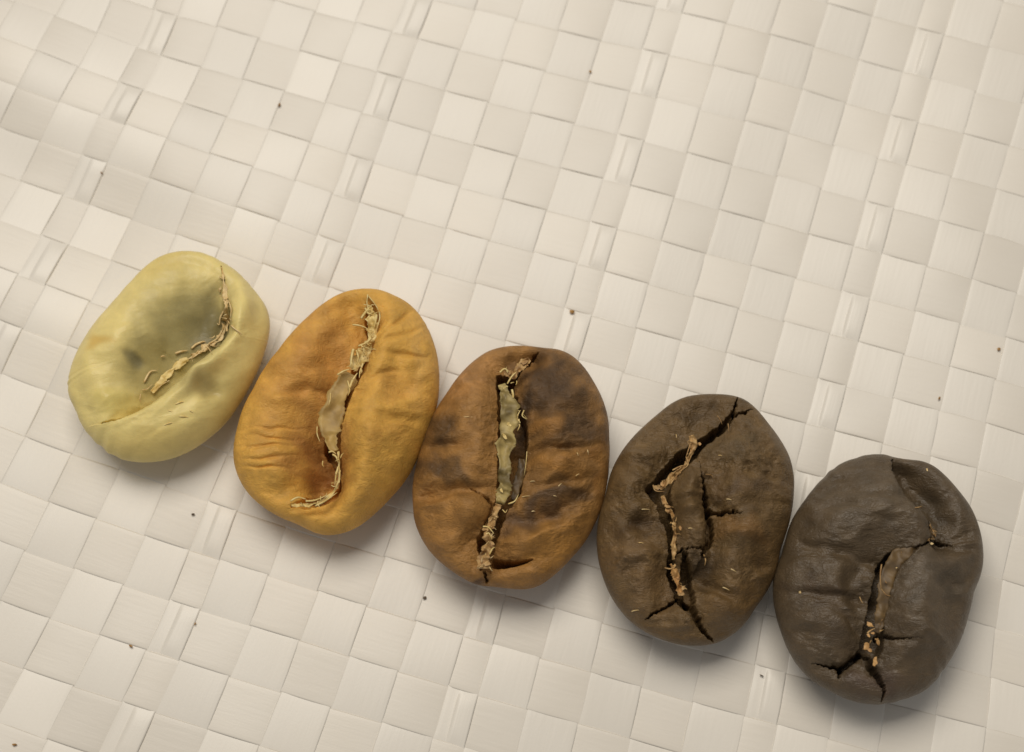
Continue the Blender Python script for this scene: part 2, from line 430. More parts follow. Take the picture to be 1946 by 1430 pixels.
NG = 400
_a = np.linspace(-1, 1, NG + 1)
GA, GB = np.meshgrid(_a, _a, indexing='ij')
with np.errstate(divide='ignore', invalid='ignore'):
    big = np.abs(GA) > np.abs(GB)
    R_ = np.where(big, GA, GB)
    PH = np.where(big, (math.pi/4) * (GB / np.where(GA == 0, 1, GA)), math.pi/2 - (math.pi/4) * (GA / np.where(GB == 0, 1, GB)))
DX, DY = R_ * np.cos(PH), R_ * np.sin(PH)
TT = np.clip(np.hypot(DX, DY), 0, 1); TH = np.arctan2(DY, DX)
RHO = TT * (1.5 - .5 * TT * TT)
top_faces = grid_faces(NG + 1, NG + 1)
_ix = np.arange((NG + 1) ** 2).reshape(NG + 1, NG + 1)
RING = np.concatenate([_ix[:-1, 0], _ix[-1, :-1], _ix[1:, -1][::-1], _ix[0, 1:][::-1]])

class Bean: pass
def make_bean(spec):
    b = Bean()
    ox, oy, sc = spec['crop']
    f = lambda pts: [(ox + x / sc, oy + y / sc) for x, y in pts]
    outline = np.array(f(spec['outline']))
    c0 = outline.mean(0)
    ze, T, p, q = spec.get('ze', .24), spec.get('T', .19), spec.get('p', 2.4), spec.get('q', .58)
    # polar outline, in picture
    ang = np.arctan2(-(outline[:, 1] - c0[1]), outline[:, 0] - c0[0]); rad = np.hypot(*(outline - c0).T)
    o_ = np.argsort(ang); ang, rad = ang[o_], rad[o_]
    th = np.linspace(-math.pi, math.pi, 721)
    rr = np.interp(th, np.concatenate([ang - 2*math.pi, ang, ang + 2*math.pi]), np.tile(rad, 3))
    k = np.exp(-.5 * (np.arange(-14, 15) / 5.0) ** 2); k /= k.sum()
    rr = np.convolve(np.concatenate([rr[-15:-1], rr, rr[1:15]]), k, 'valid')
    target = rr.copy(); Rw = rr / PXCM
    cxw, cyw = unproj(c0[0], c0[1], ze); cxw, cyw = float(cxw), float(cyw)
    prof = np.linspace(0, math.pi, 60)
    for it in range(6):                            # fit the widest ring so the silhouette is the traced outline
        best = np.zeros_like(th); 
        for s in (1, -1):
            for rho in np.linspace(.75, 1, 40):
                zz = ze + T * (1 - rho**p) ** q if s > 0 else ze * (1 - (1 - rho**2.6) ** .6)
                X, Y = cxw + rho * Rw * np.cos(th), cyw + rho * Rw * np.sin(th)
                qx, qy = proj(X, Y, zz)
                a2 = np.arctan2(-(qy - c0[1]), qx - c0[0]); r2 = np.hypot(qx - c0[0], qy - c0[1])
                s_ = np.argsort(a2)
                ri = np.interp(th, np.concatenate([a2[s_] - 2*math.pi, a2[s_], a2[s_] + 2*math.pi]), np.tile(r2[s_], 3))
                best = np.maximum(best, ri)
        Rw = Rw * (target / best)
    Rth = np.interp(TH, th, Rw)
    X = cxw + RHO * Rth * np.cos(TH); Y = cyw + RHO * Rth * np.sin(TH)
    sag = spec.get('sag', 0.0)
    Z = ze + T * np.clip(1 - RHO**p, 0, 1) ** q
    QX, QY = proj(X, Y, Z)
    b.QX, b.QY = QX, QY
    ez = sstep(0, .16, 1 - RHO)                   # fade of relief at the rim
    ez2 = sstep(0, .05, 1 - RHO)
    F = np.zeros_like(Z)
    # soft bumps and dents: (x, y, rx, ry, angle, height cm)
    wx = 14 * perlin(QX / 40, QY / 40, spec['seed'] + 3); wy = 14 * perlin(QX / 40, QY / 40, spec['seed'] + 4)
    for (x, y, rx_, ry_, an, hgt) in spec.get('bumps', []):
        x, y = ox + x / sc, oy + y / sc; rx_, ry_ = rx_ / sc, ry_ / sc
        ca, sa = math.cos(math.radians(an)), math.sin(math.radians(an))
        dx, dy = QX + wx * .5 - x, QY + wy * .5 - y
        e = ((dx * ca + dy * sa) / rx_) ** 2 + ((-dx * sa + dy * ca) / ry_) ** 2
        F += hgt * spec.get('bumpk', 2.0) * np.exp(-e) * ez
    # crease: opening between two lips
    depth_mask = np.zeros_like(Z)
    for cr in spec.get('creases', []):
        Lp = spline(f(cr['left'])); Rp = spline(f(cr['right']))
        poly = np.vstack([Lp, Rp[::-1]])
        jx = QX + 2.6 * fbm(QX / 13, QY / 13, spec['seed'] + 31, 3); jy = QY + 2.6 * fbm(QX / 13, QY / 13, spec['seed'] + 37, 3)
        dl, tl, _ = poly_dist(jx, jy, Lp); dr, tr_, _ = poly_dist(jx, jy, Rp)
        ins = inside(jx, jy, poly)
        d = np.minimum(dl, dr)
        lside = dl < dr
        t = np.where(lside, tl, tr_)
        Ln = np.hypot(*(Lp[1:] - Lp[:-1]).T).sum()
        s0 = (Lp[0] + Rp[0]) / 2; s1_ = (Lp[-1] + Rp[-1]) / 2
        endf = (1 - np.exp(-(np.hypot(QX - s0[0], QY - s0[1]) / (cr.get('e0', .08) * Ln * .7)) ** 2)) * (1 - np.exp(-(np.hypot(QX - s1_[0], QY - s1_[1]) / (cr.get('e1', .08) * Ln * .7)) ** 2))
        endf = cr.get('emin', .25) + (1 - cr.get('emin', .25)) * endf
        (al, wl), (ar, wr) = cr['roll_l'], cr['roll_r']
        wL = 1 / (1 + np.exp(np.clip((dl - dr) / 4.0, -30, 30))); droll = wL * al * np.exp(-(d / wl) ** 1.3) + (1 - wL) * ar * np.exp(-(d / wr) ** 1.3)
        dd = np.where(ins, np.where(lside, al, ar) + cr['depth'] * sstep(0, cr.get('win', 7), d), droll)
        # blend left/right roll amounts smoothly inside
        wmix = dl / (dl + dr + 1e-6); base = al * (1 - wmix) + ar * wmix
        roll_ = np.where(ins, base, droll); core_ = np.where(ins, cr['depth'] * sstep(0, cr.get('win', 7), d), 0)
        mk_ = np.where(ins, 0, sstep(8, 26, d)); roll_ = roll_ * endf
        roll_ = roll_ * (1 - mk_) + soften(roll_) * mk_
        mk_ = np.where(ins, 0, sstep(24, 62, d)); roll_ = roll_ * (1 - mk_) + soften(roll_, 26) * mk_
        F -= roll_ * ez + core_ * ez2 * endf
        depth_mask = np.maximum(depth_mask, ins * 1.0)
    # narrow creases / cracks: path with half widths
    for ck in spec.get('cracks', []):
        p0_ = np.array([(x / 1.0, y / 1.0, w) for x, y, w in ck['path']], float)
        p0_ = spline(p0_, 5); pts = np.array(f([(x, y) for x, y, w in p0_])); ws = np.maximum(p0_[:, 2], .5) / sc
        jag = ck.get('jag', 2.5)
        jx = QX + jag * fbm(QX / 9, QY / 9, spec['seed'] + 51, 3); jy = QY + jag * fbm(QX / 9, QY / 9, spec['seed'] + 57, 3)
        d, t, side = poly_dist(jx, jy, pts)
        seg = np.hypot(*(pts[1:] - pts[:-1]).T); L = np.concatenate([[0], np.cumsum(seg)]) / seg.sum()
        w = np.interp(t, L, ws)
        core = sstep(0, 1, np.clip((w - d) / np.maximum(.55 * w, 1.3), 0, 1))
        fr = ck.get('roll', 0); rw = np.where(side > 0, ck.get('rollw', 12), ck.get('rollw_r', ck.get('rollw', 12)))
        rl = ck.get('rl', 1.0)                     # roll on the left side relative to the right one
        rsc = np.where(side > 0, 1.0, rl)
        de = np.minimum(np.hypot(QX - pts[0, 0], QY - pts[0, 1]), np.hypot(QX - pts[-1, 0], QY - pts[-1, 1]))
        wm = np.maximum(ws.mean(), 1.0)
        rf_ = (fr * rsc * np.exp(-(np.maximum(d - .8 * wm, 0) / rw) ** 1.3) * (1 - .95 * np.exp(-(de / (1.2 * ck.get('rollw', 12) + 6)) ** 2)))
        if fr > 0 and ck.get('rollw', 12) > 10:
            mk_ = sstep(8, 26, d); rf_ = rf_ * (1 - mk_) + soften(rf_) * mk_
            mk_ = sstep(24, 62, d); rf_ = rf_ * (1 - mk_) + soften(rf_, 26) * mk_
        F -= ck['depth'] * core * np.clip(w / 2.0, 0, 1) * ez2 + rf_ * ez
    # folds / wrinkles running across the bean
    an = math.radians(spec.get('wrinkle_angle', -10)); ca, sa = math.cos(an), math.sin(an)
    s1 = (QX * ca + QY * sa); s2 = (-QX * sa + QY * ca)
    for (wl_, st, amp, oc) in spec.get('wrinkles', [(60, 2.2, .012, 2), (18, 3.0, .0045, 3)]):
        n = fbm(s1 / (wl_ * st) + 5, s2 / wl_ + 2 + .6 * perlin(QX / 80, QY / 80, 77), spec['seed'] + int(wl_), oc)
        if wl_ < 30:
            mk = .35 + .9 * sstep(-.2, .5, perlin(QX / 70, QY / 70, spec['seed'] + 91))
            n = -np.abs(n) * 1.4 * mk
        F += amp * n * (.3 + .7 * ez) * ez2
    Z2 = Z + F
    # keep the inside of cracks above the sack
    Z2 = np.maximum(Z2, .06 + .0 * Z)
    rim = RHO > .999
    Z2 = np.where(rim, Z, Z2)
    b.Z = Z2
    verts = [np.stack([X, Y, Z2], -1).reshape(-1, 3)]; faces = [top_faces]
    nring = len(RING); base = (NG + 1) ** 2
    prev = RING
    thr = TH.reshape(-1)[RING]; Rr = Rth.reshape(-1)[RING]
    rows = [.985, .955, .91, .85, .77, .66, .52, .35, .18, .05]
    for rho in rows:
        zz = ze * (1 - (1 - rho**2.6) ** .6)
        ring = np.stack([cxw + rho * Rr * np.cos(thr), cyw + rho * Rr * np.sin(thr), np.full(nring, zz)], -1)
        verts.append(ring); cur = base + np.arange(nring); base += nring
        faces.append(np.stack([prev, cur, np.roll(cur, -1), np.roll(prev, -1)], -1)); prev = cur
    verts = np.vstack(verts); verts[:, 2] += .004
    faces = np.vstack(faces)
    root = thing('coffee_bean', spec['label'], 'coffee bean', (cxw, cyw, 0), 'coffee beans laid out in a row')
    me = mesh_from('body', verts, faces)
    # skin colour, with crease and side shade painted into some patches
    n1 = fbm(QX / 34, QY / 34, spec['seed'] + 11, 4)
    col = np.zeros(QX.shape + (3,)) + np.array(lin(spec['colour']))
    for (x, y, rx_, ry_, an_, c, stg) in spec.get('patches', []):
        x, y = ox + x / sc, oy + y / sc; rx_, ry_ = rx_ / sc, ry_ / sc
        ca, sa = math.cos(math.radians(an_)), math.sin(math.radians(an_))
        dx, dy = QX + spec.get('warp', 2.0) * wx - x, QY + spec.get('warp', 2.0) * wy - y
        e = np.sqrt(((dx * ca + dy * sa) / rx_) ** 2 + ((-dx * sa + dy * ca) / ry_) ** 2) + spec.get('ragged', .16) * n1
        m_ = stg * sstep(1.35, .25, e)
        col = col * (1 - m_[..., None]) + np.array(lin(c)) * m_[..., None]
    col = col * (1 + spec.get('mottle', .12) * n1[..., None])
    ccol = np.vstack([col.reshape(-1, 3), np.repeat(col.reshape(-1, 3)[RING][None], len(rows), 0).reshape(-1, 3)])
    ca_ = me.color_attributes.new('skin_and_shade', 'FLOAT_COLOR', 'POINT')
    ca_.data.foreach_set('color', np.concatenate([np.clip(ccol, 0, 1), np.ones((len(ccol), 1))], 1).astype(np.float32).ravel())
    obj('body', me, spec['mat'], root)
    b.root = root; b.f = f; b.sc = sc
    b.X, b.Y = X, Y
    QX2, QY2 = proj(X, Y, Z2 + .004); QF = np.stack([QX2.ravel(), QY2.ravel()], -1)   # where the finished surface shows
    def surf(px, py, rad_=5):
        d = np.hypot(QF[:, 0] - px, QF[:, 1] - py); k_ = d < rad_
        return float(Z2.ravel()[k_].max() if k_.any() else Z2.ravel()[d.argmin()])
    b.surf = surf
    return b

# ---- chaff builders (positions in the crop's coordinates)
def strip(b, name, path, z, m, parent=None, width=None, seed=0, crumple=.006, jag=.25, thick=.0015, curl=0.0):
    """crumpled ribbon of silver skin: path = [(x, y, halfwidth)], z = list or value (cm, absolute)"""
    rg = random.Random(seed)
    pts = spline([(x, y) for x, y, w in path], 9); n = len(pts)
    ws = np.interp(np.linspace(0, 1, n), np.linspace(0, 1, len(path)), [p_[2] for p_ in path])
    zs = np.interp(np.linspace(0, 1, n), np.linspace(0, 1, len(z)), z) if isinstance(z, (list, tuple)) else np.full(n, z)
    tg = np.gradient(pts, axis=0); tg /= np.hypot(tg[:, 0], tg[:, 1])[:, None] + 1e-9
    nr = np.stack([-tg[:, 1], tg[:, 0]], -1)
    K = 7; acr = np.linspace(-1, 1, K)
    s = np.arange(n)
    sp = lambda: np.array([rg.uniform(.4, 1.3) if rg.random() < .14 else 0 for _ in range(n)])
    el = 1 + jag * (2.0 * fbm(s * .13, s * 0. + seed + .37, 5, 3) + sp()); er = 1 + jag * (2.0 * fbm(s * .13, s * 0. + seed + 40.37, 5, 3) + sp())
    off = np.where(acr[None] < 0, acr[None] * el[:, None], acr[None] * er[:, None]) * ws[:, None]
    q = np.array(b.f([(0, 0)]))[0]
    px = q[0] + (pts[:, 0][:, None] + nr[:, 0][:, None] * off) / b.sc
    py = q[1] + (pts[:, 1][:, None] + nr[:, 1][:, None] * off) / b.sc
    Z = zs[:, None] + crumple * 1.6 * fbm(s[:, None] * .13 + seed + .37, acr[None] * .6 + seed * 3.3, seed, 3) + curl * (acr[None] ** 2)
    X, Y = unproj(px, py, Z)
    top = np.stack([X, Y, Z], -1).reshape(-1, 3); bot = top - np.array([0, 0, thick])
    ff = grid_faces(n, K, True); nn = n * K
    ii = np.arange(nn).reshape(n, K)
    loop = np.concatenate([ii[:-1, 0], ii[-1, :-1], ii[1:, -1][::-1], ii[0, 1:][::-1]])
    side = np.stack([loop, np.roll(loop, -1), np.roll(loop, -1) + nn, loop + nn], -1)
    me = mesh_from(name, np.vstack([top, bot]), np.vstack([ff, ff[:, ::-1] + nn, side]))
    return obj(name, me, m, parent or b.root)
def fibre(b, path, w, z, m, parent=None, name='fibre'):
    """thin hair of chaff: 4-sided tapered tube. z: heights at path points"""
    pts = spline(path, 5); n = len(pts)
    zs = np.interp(np.linspace(0, 1, n), np.linspace(0, 1, len(z)), z)
    q = np.array(b.f([(0, 0)]))[0]
    X, Y = unproj(q[0] + pts[:, 0] / b.sc, q[1] + pts[:, 1] / b.sc, zs)
    C = np.stack([X, Y, zs], -1)
    t = np.gradient(C, axis=0); t /= np.linalg.norm(t, axis=1)[:, None] + 1e-9
    s1 = np.cross(t, np.array([0, 0, 1.0])); s1 /= np.linalg.norm(s1, axis=1)[:, None] + 1e-9
    s2 = np.cross(s1, t)
    r = .72 * (w / b.sc / PXCM) * (1 - .75 * np.abs(np.linspace(-.35, 1, n)) ** 1.5)
    ring = np.stack([C + s1 * r[:, None], C + s2 * r[:, None] * .6, C - s1 * r[:, None], C - s2 * r[:, None] * .6], 1)
    V_ = ring.reshape(-1, 3); F_ = []
    for i in range(n - 1):
        for k in range(4):
            a, c = i * 4 + k, i * 4 + (k + 1) % 4
            F_.append((a, c, c + 4, a + 4))
    F_.append((3, 2, 1, 0)); e = (n - 1) * 4; F_.append((e, e + 1, e + 2, e + 3))
    return obj(name, mesh_from(name, V_, np.array(F_)), m, parent or b.root)
def flake(b, x, y, r, z, m, seed=0, parent=None, tiltv=.5, name='chaff_flake', asp=.6, rot=None):
    """small jagged, tilted, curved scale of chaff with thickness"""
    rg = random.Random(seed); n = 9
    a0 = rg.uniform(0, 6.28) if rot is None else math.radians(rot)
    q = np.array(b.f([(x, y)]))[0]
    R = r / b.sc / PXCM
    cx_, cy_ = unproj(q[0], q[1], z); ta, tb_ = rg.uniform(-tiltv, tiltv), rg.uniform(-tiltv, tiltv)
    pts = [(0, 0)]
    for k in range(n):
        a = 2 * math.pi * k / n; rad = rg.uniform(.55, 1.15)
        pts.append((math.cos(a) * rad, math.sin(a) * rad * asp))
    V_ = []
    for (px, py) in pts:
        X_, Y_ = px * math.cos(a0) - py * math.sin(a0), px * math.sin(a0) + py * math.cos(a0)
        V_.append((cx_ + X_ * R, cy_ + Y_ * R, z + R * (ta * X_ + tb_ * Y_ + .25 * (px * px) + rg.uniform(-.12, .12))))
    V_ = np.array(V_); V2 = V_ - np.array([0, 0, .0025]); N = n + 1
    F_ = []
    for k in range(n):
        a, c = 1 + k, 1 + (k + 1) % n
        F_ += [(0, a, c), (N, N + c, N + a), (a, N + a, N + c), (a, N + c, c)]
    return obj(name, mesh_from(name, np.vstack([V_, V2]), np.array(F_), False), m, parent or b.root)

PALE = chaff_material('pale_chaff', (236, 212, 160), (214, 180, 118))
STRAW = chaff_material('straw_chaff', (238, 216, 150), (212, 180, 104))
FILM = chaff_material('silver_skin_film', (192, 160, 92), (150, 120, 64), 14)
OLIVE = chaff_material('olive_silver_skin', (190, 168, 106), (106, 90, 50), 12)
TAN = chaff_material('tan_chaff', (202, 166, 110), (152, 114, 68))
BROWN = chaff_material('brown_silver_skin', (116, 92, 56), (84, 66, 42), 20)
ORANGE = chaff_material('amber_chaff', (206, 162, 102), (162, 118, 66))

# ---------------------------------------------------------------- bean 1: green
B1 = dict(seed=100, crop=(100, 450, 3.109), ze=.20, T=.21, p=2.1, q=.54,
 label='pale green unroasted coffee bean with deep hollow, leftmost in the row',
 bumpk=1.15, mottle=.03, warp=.9, ragged=.08, colour=(230, 210, 138), mat=bean_material('green_bean_skin', rough=.36, bump=.10, sss=.06, var=.07, fine=60),
 outline=[(700,95),(800,85),(900,100),(1000,150),(1080,200),(1150,270),(1200,330),(1260,410),(1285,490),(1280,590),(1255,680),(1225,770),(1170,880),(1100,1000),(1020,1110),(930,1190),(830,1260),(720,1310),(600,1335),(500,1335),(400,1315),(320,1270),(240,1200),(180,1130),(140,1030),(95,940),(90,860),(110,770),(140,690),(190,600),(250,510),(320,430),(390,350),(470,260),(540,185),(620,125)],
 bumps=[(740,500,300,230,-62,-.115),(880,470,170,110,-70,-.04),(560,760,200,150,-40,-.05),(460,690,62,40,25,-.026),
        (330,960,110,100,0,.028),(900,890,110,55,10,-.022),(1130,420,80,220,8,.055),(900,770,220,60,-38,.065),(700,1130,250,110,-20,.02),(200,800,60,200,0,.012)],
 creases=[],
 cracks=[dict(path=[(995,175,4),(1010,260,6),(1026,380,7),(1034,470,7),(1006,560,7),(944,640,7),(852,718,7),(764,794,7),(684,864,7),(602,943,7),(520,1002,6),(440,1045,6),(350,1085,5),(270,1108,2)], depth=.05, roll=.19, rollw=52, rollw_r=6, jag=1.0, rl=.18),
         dict(path=[(720,815,5),(640,895,10),(560,968,12),(470,1024,10),(380,1070,8),(290,1102,4)], depth=.075, roll=.0, jag=1.2)],
 wrinkles=[(70, 1.4, .010, 2), (20, 2.0, .0016, 2)], wrinkle_angle=-15,
 patches=[(740,520,330,270,-62,(150,140,96),.85),(900,470,210,150,-65,(116,108,76),.8),(600,1220,330,110,-12,(218,190,112),.5),(540,760,230,190,-40,(160,146,94),.75),(455,690,70,42,15,(122,116,88),.8),(890,890,130,70,10,(160,142,92),.7),(1060,960,200,200,0,(176,156,92),.5),(640,140,250,60,-25,(214,190,116),.5),(270,620,90,40,-15,(208,170,86),.7),(350,960,120,110,0,(214,194,110),.6)])  # grey-green hollow; darker lip, dent and lower-right patches paint shade into the skin
# ---------------------------------------------------------------- bean 2: golden
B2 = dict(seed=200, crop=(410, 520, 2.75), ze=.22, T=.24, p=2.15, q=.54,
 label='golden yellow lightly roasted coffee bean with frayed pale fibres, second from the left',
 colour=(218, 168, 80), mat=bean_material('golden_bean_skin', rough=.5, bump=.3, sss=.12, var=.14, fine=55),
 outline=[(800,80),(860,85),(930,115),(1000,150),(1060,210),(1110,290),(1145,380),(1165,480),(1168,580),(1160,680),(1120,800),(1080,900),(1040,1000),(980,1100),(910,1180),(830,1260),(740,1330),(650,1365),(560,1370),(490,1345),(430,1310),(370,1290),(290,1250),(220,1200),(160,1140),(120,1070),(95,990),(95,900),(115,800),(150,690),(200,600),(260,490),(330,400),(400,310),(480,230),(560,160),(640,110),(720,85)],
 bumps=[(570,1010,140,150,0,-.075),(530,720,150,250,15,-.030),(640,380,110,200,25,-.030),(960,600,120,70,0,-.014),(900,880,170,150,0,.012),(300,640,120,50,-10,.012),(250,1000,120,150,0,.014),(800,820,90,330,12,.028),(880,330,70,170,8,.018),(760,1000,120,240,10,.015),(430,580,200,26,-8,-.010),(430,1230,80,40,-30,-.02),(470,1290,90,40,-10,.012),(980,230,120,15,-35,-.009),(960,330,130,13,-22,-.008),(1000,430,110,15,5,-.009),(880,520,90,16,-12,-.007),(280,950,110,10,-12,-.007),(260,1005,110,9,-6,-.007),(250,890,120,10,-10,-.007),(300,840,100,9,-4,-.006),(310,790,100,9,-8,-.006),(960,760,160,30,5,-.009),(760,1230,130,30,-20,-.007)],
 creases=[dict(left=[(780,130),(765,220),(775,300),(740,370),(700,430),(660,520),(610,620),(570,720),(540,820),(545,880),(600,950),(618,1035),(575,1078),(510,1112),(440,1150),(390,1200)],
               right=[(800,110),(850,190),(845,280),(815,380),(780,480),(720,590),(680,680),(655,770),(645,860),(645,950),(648,1040),(640,1120),(590,1170),(500,1210),(430,1220),(390,1225)],
               depth=.15, win=4.5, roll_l=(.18, 60), roll_r=(.065, 24), e0=.10, e1=.14, emin=.15)],
 wrinkles=[(72, 1.3, .018, 2), (22, 1.7, .0040, 2)], wrinkle_angle=4,
 patches=[(420,560,240,420,22,(200,146,76),.55),(580,420,220,330,25,(196,140,72),.65),(540,900,160,250,0,(168,114,62),.8),(600,1030,120,120,0,(150,98,54),.6),(950,600,160,90,10,(200,146,72),.5),(880,850,160,80,0,(208,154,76),.4),(900,1180,200,120,-40,(204,150,70),.5),(420,960,140,60,0,(186,130,70),.5),(1060,450,70,260,0,(230,182,104),.5)])  # left crease flank: redder skin, with its shade painted into the darker patches
# ---------------------------------------------------------------- bean 3: mottled tan
B3 = dict(seed=300, crop=(750, 630, 2.804), ze=.22, T=.23, p=2.15, q=.54,
 label='mottled tan and brown half-roasted coffee bean with pale silver skin, middle of the five',
 colour=(156, 114, 62), ragged=.2, mat=bean_material('mottled_bean_skin', rough=.46, bump=.35, var=.26, fine=55),
 outline=[(640,78),(720,80),(800,92),(870,95),(940,125),(1000,180),(1060,270),(1110,370),(1138,470),(1142,570),(1142,700),(1130,820),(1105,930),(1060,1040),(1010,1130),(940,1210),(850,1300),(770,1360),(690,1378),(600,1370),(520,1360),(440,1355),(370,1320),(280,1260),(200,1190),(140,1100),(105,1010),(98,920),(95,840),(110,740),(140,630),(170,530),(220,420),(280,330),(350,230),(420,160),(500,105),(570,85)],
 bumps=[(650,160,110,50,-25,-.03),(870,600,120,330,5,.020),(360,600,110,300,5,.016),(330,840,210,34,-4,-.028),(210,880,120,22,-4,-.02),(420,950,130,90,10,.020),(880,420,240,40,0,-.010),(880,620,220,26,0,-.016),(830,500,90,50,0,.012),(850,690,120,46,0,.012),(850,800,170,30,-10,-.016),(740,980,170,60,-12,-.028),(900,940,180,40,-35,-.014),(780,1100,150,60,-10,.014),(400,340,120,90,0,.014),(430,700,120,60,0,.010),(300,600,200,24,-4,-.010),(700,1310,180,50,0,.01)],
 creases=[dict(left=[(650,205),(560,205),(536,240),(548,350),(550,500),(548,650),(542,780),(532,890),(500,985),(450,1060),(432,1100),(448,1200),(452,1275)],
               right=[(720,150),(660,215),(640,270),(665,360),(700,440),(712,520),(706,640),(692,760),(660,870),(606,940),(568,1030),(540,1120),(524,1200),(514,1280)],
               depth=.19, win=4.5, roll_l=(.065, 32), roll_r=(.09, 40), e0=.06, e1=.05, emin=.45)],
 cracks=[dict(path=[(505,1215,32),(570,1228,29),(640,1228,20),(700,1218,9),(740,1210,2)], depth=.17, roll=.012, rollw=6, jag=1.2),
         dict(path=[(400,830,3),(470,865,5),(515,905,7),(505,960,6),(460,1050,5)], depth=.035, roll=.02, rollw=9, jag=1.5),
         dict(path=[(480,1280,8),(490,1330,8),(500,1360,4)], depth=.05, roll=.02, rollw=8),
         dict(path=[(690,160,10),(760,110,6)], depth=.05, roll=.03, rollw=12)],
 wrinkles=[(64, 1.25, .025, 2), (20, 1.4, .0055, 3)], wrinkle_angle=-4,
 patches=[(880,420,300,330,5,(104,78,48),.75),(900,850,260,170,-20,(116,86,50),.5),(830,270,230,170,10,(78,59,40),.85),(1010,520,170,100,0,(82,62,41),.8),(690,400,70,160,0,(64,49,35),.75),(230,540,110,150,0,(70,54,37),.8),(200,720,130,70,0,(76,58,40),.8),(330,760,160,50,10,(92,70,44),.65),(850,900,230,60,-18,(74,56,38),.8),(680,1000,150,70,-10,(98,76,56),.8),(400,240,200,120,-30,(180,132,78),.6),(300,1050,200,180,0,(172,124,64),.5),(850,1150,200,150,-30,(174,124,56),.6),(800,500,90,60,0,(170,120,60),.6),(870,700,160,50,0,(172,122,60),.6),(470,1330,60,30,0,(80,54,32),.8),(1110,760,40,200,0,(140,96,46),.5)])
# ---------------------------------------------------------------- bean 4: medium brown
B4 = dict(seed=400, crop=(1100, 720, 2.698), ze=.22, T=.23, p=2.15, q=.54,
 label='medium brown coffee bean with zigzag crease and black cracks, second from the right',
 colour=(108, 85, 53), mat=bean_material('brown_bean_skin', rough=.40, spec=.55, bump=.40, var=.24, fine=55),
 outline=[(540,95),(620,82),(700,80),(780,85),(850,105),(910,155),(970,230),(1030,310),(1080,400),(1102,500),(1100,600),(1085,710),(1060,800),(1030,880),(1010,990),(970,1080),(900,1180),(850,1260),(780,1320),(700,1360),(620,1370),(530,1368),(440,1345),(350,1305),(280,1260),(220,1200),(160,1110),(120,1010),(95,900),(92,790),(110,680),(140,590),(165,480),(210,390),(270,310),(340,240),(410,180),(470,130)],
 bumps=[(600,220,170,70,-25,-.025),(860,620,110,320,5,.026),(260,640,90,300,5,.018),(300,735,110,50,8,-.034),(340,480,120,120,0,.012),(290,900,130,130,0,.014),(840,470,200,46,0,-.012),(820,780,120,50,5,.018),(860,640,130,30,0,-.010),(760,950,90,60,0,.012),(640,1000,90,90,0,-.035),(730,1090,160,30,20,-.012),(800,340,160,60,10,.012),(560,620,50,150,5,.028),(420,1230,120,60,10,.012),(560,1250,90,70,0,.01),(950,850,80,160,10,-.01),(770,1200,100,90,0,.014)],
 creases=[dict(left=[(790,150),(750,190),(690,240),(600,300),(520,345),(440,430),(380,510),(342,555),(395,610),(420,680),(455,760),(466,860),(455,950),(480,1050),(505,1110)],
               right=[(815,180),(770,240),(715,290),(650,335),(600,400),(540,460),(490,530),(478,590),(496,690),(508,770),(505,860),(502,950),(530,1030),(545,1110)],
               depth=.19, win=5, roll_l=(.10, 44), roll_r=(.055, 26), e0=.12, e1=.04, emin=.35)],
 cracks=[dict(path=[(632,470,3),(648,560,11),(656,640,19),(668,705,20),(676,790,22),(660,855,20),(638,900,9)], depth=.11, roll=.03, rollw=8, rl=2.0, rollw_r=30, jag=3.2),
         dict(path=[(655,660,15),(710,680,12),(780,682,8),(835,692,2)], jag=3.2, depth=.07, roll=.022, rollw=12),
         dict(path=[(500,890,6),(540,868,5),(600,858,6),(655,868,8)], jag=3.2, depth=.07, roll=.01, rollw=6),
         dict(path=[(510,1110,18),(560,1160,32),(600,1220,23),(640,1290,14),(690,1352,4)], depth=.12, roll=.03, rollw=14, jag=2.2),
         dict(path=[(510,1120,10),(440,1165,7),(380,1205,7),(340,1235,2)], depth=.08, roll=.018, rollw=9, jag=2.2),
         dict(path=[(795,190,9),(803,145,7),(810,98,3)], depth=.07, roll=.015, rollw=7),
         dict(path=[(800,190,9),(845,168,7),(895,160,2)], depth=.06, roll=.012, rollw=6),
         dict(path=[(545,890,14),(555,960,30),(560,1040,36),(572,1130,34)], depth=.12, roll=.03, rollw=16)],
 wrinkles=[(62, 1.15, .032, 2), (19, 1.3, .0060, 3)], wrinkle_angle=0,
 patches=[(850,780,170,60,8,(126,92,50),.65),(830,560,230,60,0,(84,64,42),.5),(300,740,130,60,8,(66,50,34),.6),(250,900,200,140,0,(120,94,62),.5),(540,620,60,140,0,(98,76,44),.5),(640,960,90,120,0,(58,46,32),.6),(420,1080,160,120,0,(118,92,60),.5),(820,1150,170,120,0,(116,88,50),.6),(640,160,200,70,0,(88,70,46),.6),(800,330,170,80,0,(92,76,50),.5),(990,900,120,200,15,(104,78,42),.5)])
